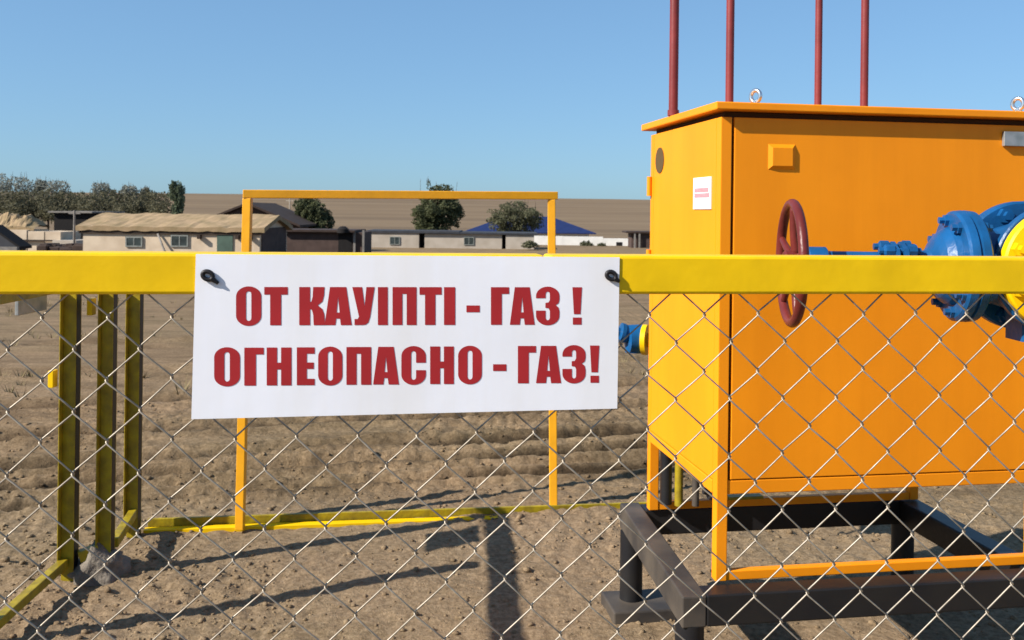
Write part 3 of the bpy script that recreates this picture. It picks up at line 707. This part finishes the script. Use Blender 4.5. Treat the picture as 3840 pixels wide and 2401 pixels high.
# brown garage and board fence
d = 60; h3 = thing('brown_garage', (X(750, d), d, -2.4), 'reddish brown lean-to garage with a black open doorway', 'garage')
hb(h3, 'wall', 'brownwall', X(672, d), X(856, d), d, d + 4, -2.6, Z(750, 548, d))
hb(h3, 'roof', 'brownroof', X(664, d), X(840, d), d - .35, d + 4.2, Z(750, 547.9, d), Z(750, 543, d))
hb(h3, 'doorway', 'pit', X(800, d), X(832, d), d - .03, d - .004, -2.5, Z(800, 550, d))
MB().lathe((X(812, d), d - .2, Z(812, 550, d)), (0, 0, 1), [(0, .4), (.25, .38), (.42, .2), (.45, 0)], 16).build('roof_hood', M['pit'], h3)
hb(h3, 'gate_post', 'pole', X(836, d), X(841, d), d - .15, d - .02, -2.5, Z(836, 546, d))
hb(h3, 'gate_post', 'pole', X(857, d), X(862, d), d - .15, d - .02, -2.5, Z(836, 543, d))
# long pale low building with dark flat roof
d = 90; h4 = thing('pale_long_building', (X(1060, d), d, -2.2), 'long low pale rendered building with a thin dark flat roof', 'building')
zt = Z(1060, 552, d)
hb(h4, 'wall', 'pale', X(868, d), X(990, d), d, d + 6, -2.6, zt)
hb(h4, 'wall', 'pale', X(1003, d), X(1186, d), d + .15, d + 6, -2.6, zt - .05)
hb(h4, 'wall', 'pale', X(1195, d), X(1262, d), d + .05, d + 6, -2.6, zt - .08)
hb(h4, 'passage', 'pit', X(989, d), X(1196, d), d + 1.0, d + 5.5, -2.6, zt - .1)
hb(h4, 'roof', 'slate', X(862, d), X(1085, d), d - .12, d + 6.4, zt + .002, zt + .22)
hb(h4, 'roof', 'slate', X(1080, d), X(1270, d), d - .1, d + 6.4, zt - .03, zt + .14)
window(h4, X(921, d), X(945, d), Z(930, 578, d), Z(930, 559, d), d - .03); window(h4, X(1096, d), X(1120, d), Z(1100, 579, d), Z(1100, 560, d), d + .12)
# blue hipped roof house
d = 130; h5 = thing('blue_roofed_house', (X(1250, d), d, -2.7), 'house with a broad dark blue hipped roof behind the pale building', 'house')
ze = Z(1250, 549, d); zr = Z(1250, 512, d)
hb(h5, 'wall', 'limewash', X(1112, d), X(1392, d), d + .5, d + 9, -3.0, ze)
a, b = X(1095, d), X(1408, d); rp = MB()
rp.add([(a, d - .3, ze), (b, d - .3, ze), (b, d + 9.6, ze), (a, d + 9.6, ze), (X(1195, d), d + 4.6, zr), (X(1305, d), d + 4.6, zr),
        (a, d - .3, ze - .15), (b, d - .3, ze - .15), (b, d + 9.6, ze - .15), (a, d + 9.6, ze - .15)],
       [[0, 1, 5, 4], [1, 2, 5], [2, 3, 4, 5], [3, 0, 4], [6, 7, 8, 9], [0, 1, 7, 6], [1, 2, 8, 7], [2, 3, 9, 8], [3, 0, 6, 9]])
rp.build('roof', M['blueroof'], h5)
# whitewashed wall and dark shed on the right
d = 108; ww = thing('whitewashed_wall', (X(1375, d), d, -2.4), 'bright whitewashed yard wall stepping down in front of the blue roof', 'wall')
for a, b, t in ((1258, 1330, 557), (1330, 1425, 558.5), (1425, 1492, 563)): hb(ww, 'wall_section', 'limewash', X(a, d), X(b, d) - .01, d, d + .35, -3.0, Z(a, t, d))
hb(ww, 'gateway', 'pit', X(1456, d), X(1470, d), d - .03, d - .003, -2.9, Z(1460, 572, d))
d = 100; sh = thing('dark_shed', (X(1520, d), d, -2.4), 'small dark plank shed beyond the left edge of the cabinet', 'shed')
hb(sh, 'wall', 'brownwall', X(1492, d), X(1560, d), d, d + 3, -2.8, Z(1520, 551, d)); hb(sh, 'roof', 'brownroof', X(1478, d), X(1566, d), d - .4, d + 3.4, Z(1520, 550.9, d), Z(1520, 547, d))
for xx in (1497, 1508): hb(sh, 'post', 'pole', X(xx, d), X(xx, d) + .18, d - .35, d - .2, -2.8, Z(1520, 551, d))
# clay outbuilding, hay and dark barns on the left
d = 62; ob = thing('clay_outbuilding', (X(90, d), d, -2.4), 'broken pale clay block outbuilding left of the thatched house', 'outbuilding')
rr = random.Random(11)
xx = X(-140, d); kk = 0
while xx < X(140, d):
    wd = 1.1 + rr.random() * .8; top = Z(60, 543 + rr.random() * 4, d)
    hb(ob, 'wall_block', 'clay', xx, min(xx + wd - .06, X(142, d)), d + rr.random() * .1, d + 3, -2.7, top); xx += wd
hb(ob, 'ledge', 'darkeave', X(-140, d), X(140, d), d - .12, d - .01, Z(60, 570, d), Z(60, 566, d))
hb(ob, 'porch_wall', 'pale', X(135, d), X(190, d), d - .6, d + 2, -2.7, Z(150, 567, d))
hay = MB(); hx0, hx1 = X(-125, d), X(74, d); zh = Z(60, 545, d); NX, NY = 60, 10; top_ = []
def hh(i, j):
    x_ = hx0 + (hx1 - hx0) * i / NX; e_ = min(1, 3.2 * min(j, NY - j) / NY + .12) * min(1, .25 + 5 * min(i, NX - i) / NX)
    return .15 + e_ * (.80 + .55 * noise.noise(Vector((x_ * .9, j * .3, 4))) + .28 * noise.noise(Vector((x_ * 3.1, j * .8, 9))))
hay.add([(hx0 + (hx1 - hx0) * i / NX, d + .35 + 2.3 * j / NY + .15 * noise.noise(Vector((i * .4, j, 2))), zh + max(.05, hh(i, j))) for j in range(NY + 1) for i in range(NX + 1)],
        [[j * (NX + 1) + i, j * (NX + 1) + i + 1, (j + 1) * (NX + 1) + i + 1, (j + 1) * (NX + 1) + i] for j in range(NY) for i in range(NX)])
hay.add([(hx0 + (hx1 - hx0) * i / NX, d + .36, zh + (max(.05, hh(i, 0)) if t_ else 0)) for t_ in (0, 1) for i in range(NX + 1)],
        [[i, i + 1, NX + 2 + i, NX + 1 + i] for i in range(NX)])
tag(hay.build('hay_stack', M['thatch'], loc=(X(60, d), d, Z(60, 545, d))), 'ragged stack of old hay on top of the clay outbuilding', 'hay stack')
d = 66; db = thing('black_barn', (X(150, d), d, -2.4), 'open black barn under a flat grey roof behind the clay outbuilding', 'barn')
hb(db, 'wall', 'pit', X(128, d), X(214, d), d, d + 5, -2.7, Z(160, 503, d)); hb(db, 'roof', 'pole', X(118, d), X(222, d), d - .3, d + 5.3, Z(160, 502.9, d), Z(160, 499, d))
d = 46; gs = thing('dark_gabled_shed', (X(0, d), d, -2), 'dark shed with a steep gable cut by the left border of view', 'shed')
gwall(gs, 'wall', 'slate', X(-80, d), X(40, d), d, d + .9, -2.3, Z(20, 579, d), Z(20, 538, d), 'y')
gable(gs, 'roof', 'pit', X(-92, d), X(52, d), d - .15, d + 1.0, Z(20, 582, d), Z(20, 532, d), .12, 'y', .0, 2)
hb(gs, 'pale_skirting', 'pole', X(-92, d), X(50, d), d - .36, d - .06, Z(20, 592, d), Z(20, 583, d))
d = 52; rb = MB()
rr = random.Random(2)
for k in range(26):
    x_ = X(rr.uniform(95, 187), d); rb.box((x_ - .3, d + rr.random(), -2.3), (x_ + rr.uniform(.1, .5), d + 1.2 + rr.random(), Z(140, rr.uniform(576, 588), d)), None, .05)
tag(rb.build('scrap_heap', M['brownroof'], loc=(X(140, d), d, -2.3)), 'low dark heap of scrap boards beside the thatched house', 'scrap heap')
for xv, yt, d, lab, r_ in ((176, 497, 54, 'thin grey pole standing between the black barn and thatched house', .085), (684, 470, 88, 'thin pale pole rising left of the round dark bush', .07)):
    MB_ = MB(); bz = base_z(X(xv, d), d)
    MB_.lathe((X(xv, d), d, bz - .2), (0, 0, 1), [(0, r_), (Z(xv, yt, d) - bz + .2, r_ * .7)], 10)
    MB_.box((X(xv, d) - .35, d - .03, Z(xv, yt, d) - .22), (X(xv, d) + .35, d + .03, Z(xv, yt, d) - .14))
    tag(MB_.build('utility_pole', M['pole'] if xv < 300 else M['pale'], loc=(X(xv, d), d, bz)), lab, 'pole')

# ------------------------------------------------------------------ trees
def leaves(mb, blobs, n, size, rr, fill=.55):
    tot = sum(b[3] * b[4] * b[5] for b in blobs)
    for (cx_, cy_, cz_, rx, ry, rz) in blobs:
        k = int(n * rx * ry * rz / tot)
        sd = rr.random() * 50
        for _ in range(k):
            while True:
                p = Vector((rr.uniform(-1, 1), rr.uniform(-1, 1), rr.uniform(-1, 1)))
                L = p.length
                if L > 1 or L < .05: continue
                lim = .80 + .45 * noise.noise(p.normalized() * 2.2 + Vector((sd, 0, 0)))
                if L > lim: continue
                if noise.noise(p * 2.6 + Vector((0, sd, 0))) < -.22 + (.0 if L > .4 else -.3): continue
                if rr.random() > fill + L * (1 - fill): continue
                break
            c = Vector((cx_ + p.x * rx, cy_ + p.y * ry, cz_ + p.z * rz))
            a = Vector((rr.gauss(0, 1), rr.gauss(0, 1), rr.gauss(0, 1))).normalized(); b = a.orthogonal().normalized()
            s_ = size * rr.uniform(.6, 1.4)
            mb.add([c - a * s_, c + b * s_ * .55, c + a * s_, c - b * s_ * .55], [[0, 1, 2, 3]])
def tree(name, label, x, y, top, blobs, n, size, m, trunk=.16, cat='tree', group=None, twigs=0, seed=1):
    rr = random.Random(seed); bz = base_z(x, y) - .1
    t = thing(name, (x, y, bz), label, cat, group)
    tk = MB(); hgt = top - bz
    zc = min(b[2] for b in blobs)
    tk.tube([(x, y, bz), (x + .05, y, bz + hgt * .3), (x - .04, y + .05, bz + hgt * .55), (x, y, bz + hgt * .85)], [trunk, trunk * .8, trunk * .5, trunk * .15], 8)
    for k in range(9):
        b = blobs[k % len(blobs)]; h0 = bz + hgt * rr.uniform(.2, .5)
        e = Vector((b[0] + rr.uniform(-.7, .7) * b[3], b[1] + rr.uniform(-.7, .7) * b[4], b[2] + rr.uniform(-.1, .8) * b[5]))
        s0 = Vector((x, y, h0)); mdl = (s0 + e) / 2 + Vector((0, 0, .15))
        tk.tube([s0, mdl, e], [trunk * .4, trunk * .25, trunk * .06], 6)
    for k in range(twigs):
        b = rr.choice(blobs); c = Vector((b[0] + rr.uniform(-.8, .8) * b[3], b[1], b[2] + .3 * b[5]))
        tk.tube([c, c + Vector((rr.uniform(-.3, .3), 0, b[5] * rr.uniform(.5, 1.0)))], [.035, .012], 5)
    tk.build('trunk', M['bark'], t)
    lf = MB(); leaves(lf, blobs, n, size, rr); lf.build('crown', M[m], t)
    return t
def blob(xv, yv, d, wv, hv, dd=None):
    k = d / 2148.5; p = PV(xv, yv, d); return (p.x, d if dd is None else dd, p.z, wv * k / 2, wv * k / 2, hv * k / 2)
d = 82; tree('round_bush_tree', 'round dark green bush tree under the left part of the gate bar', X(742, d), d, Z(742, 462, d), [blob(735, 500, d, 86, 84), blob(752, 522, d, 84, 66), blob(722, 485, d, 60, 50), blob(738, 548, d, 84, 60)], 11000, .105, 'leafdark', seed=3)
d = 100; tree('broad_tree', 'broad dark tree whose top twigs rise above the yellow gate bar', X(1034, d), d, Z(1034, 430, d), [blob(1034, 490, d, 124, 104), blob(1010, 515, d, 90, 70), blob(1060, 505, d, 80, 80), blob(1048, 450, d, 60, 34), blob(1012, 438, d, 16, 34), blob(1022, 545, d, 96, 60)], 14000, .125, 'leafdark', twigs=14, seed=4)
d = 116; tree('thin_tree', 'thin grey olive tree in front of the dark blue roof', X(1215, d), d, Z(1215, 474, d), [blob(1215, 512, d, 140, 78), blob(1180, 528, d, 60, 48), blob(1255, 525, d, 66, 56), blob(1215, 550, d, 90, 50)], 9000, .125, 'leafolive', twigs=12, seed=5)
d = 112; tree('poplar_tree', 'slim upright poplar standing alone right of the tree belt', X(417, d), d, Z(417, 423, d), [blob(411, 452, d, 30, 62), blob(424, 468, d, 30, 84), blob(418, 505, d, 30, 70)], 5000, .115, 'leafpoplar', seed=6, trunk=.12)
d = 128
for k, (xv, tp, w_, hh_, lab) in enumerate(((-8, 402, 76, 90, 'tall thin hazy tree at the left border above the clay outbuilding'), (48, 411, 74, 74, 'hazy tree with two domes second from the left border'), (133, 423, 76, 60, 'wide dome shaped hazy tree above the black barn'),
        (96, 420, 34, 62, 'narrow haze-paled tree between two wider domed trees'), (240, 427, 54, 60, 'square topped hazy tree above the left end of the thatched roof'), (306, 432, 48, 54, 'low rounded hazy tree left of the poplar'), (343, 440, 24, 40, 'smallest hazy tree of the row, next to the poplar'))):
    tree('hazy_tree', lab, X(xv, d), d + k * .7, Z(xv, tp, d), [blob(xv, tp + hh_ * .32, d, w_, hh_ * .62), blob(xv - w_ * .22, tp + hh_ * .55, d, w_ * .66, hh_ * .6), blob(xv + w_ * .25, tp + hh_ * .6, d, w_ * .6, hh_ * .55)], 1150, .13, 'leafhaze', group='row of hazy trees behind the tree belt', twigs=16, seed=20 + k)
bl = []
for k in range(16):
    xv = -60 + k * 29; d = 116 + (k % 3) * 2.5
    bl.append(blob(xv, 478 + (k * 37 % 11), d, 74, 66 + (k * 53 % 17)))
    bl.append(blob(xv + 11, 500, d - 2, 80, 60))
tb = MB(); leaves(tb, bl, 26000, .15, random.Random(9))
tag(tb.build('tree_belt', M['leafbelt'], loc=(X(170, 116), 116, base_z(0, 116))), 'dense dark belt of brush and low trees behind the houses', 'tree belt', kind='stuff')
for xv, d, w_, yv in ((1385, 106, 34, 572), (1420, 106, 26, 576), (1252, 88.5, 46, 572)):
    c = blob(xv, yv + 6, d, w_, 20); lf = MB(); leaves(lf, [c], 420, .12, random.Random(xv))
    tag(lf.build('dry_bush', M['leafolive'], loc=(c[0], c[1], base_z(c[0], d))), {1385: 'wider dry bush before the whitewashed wall', 1420: 'smaller dry bush before the whitewashed wall', 1252: 'dry bush at the right end of the pale long building'}[xv], 'bush')

for o in KEEP:
    if '_w' in o: del o['_w']
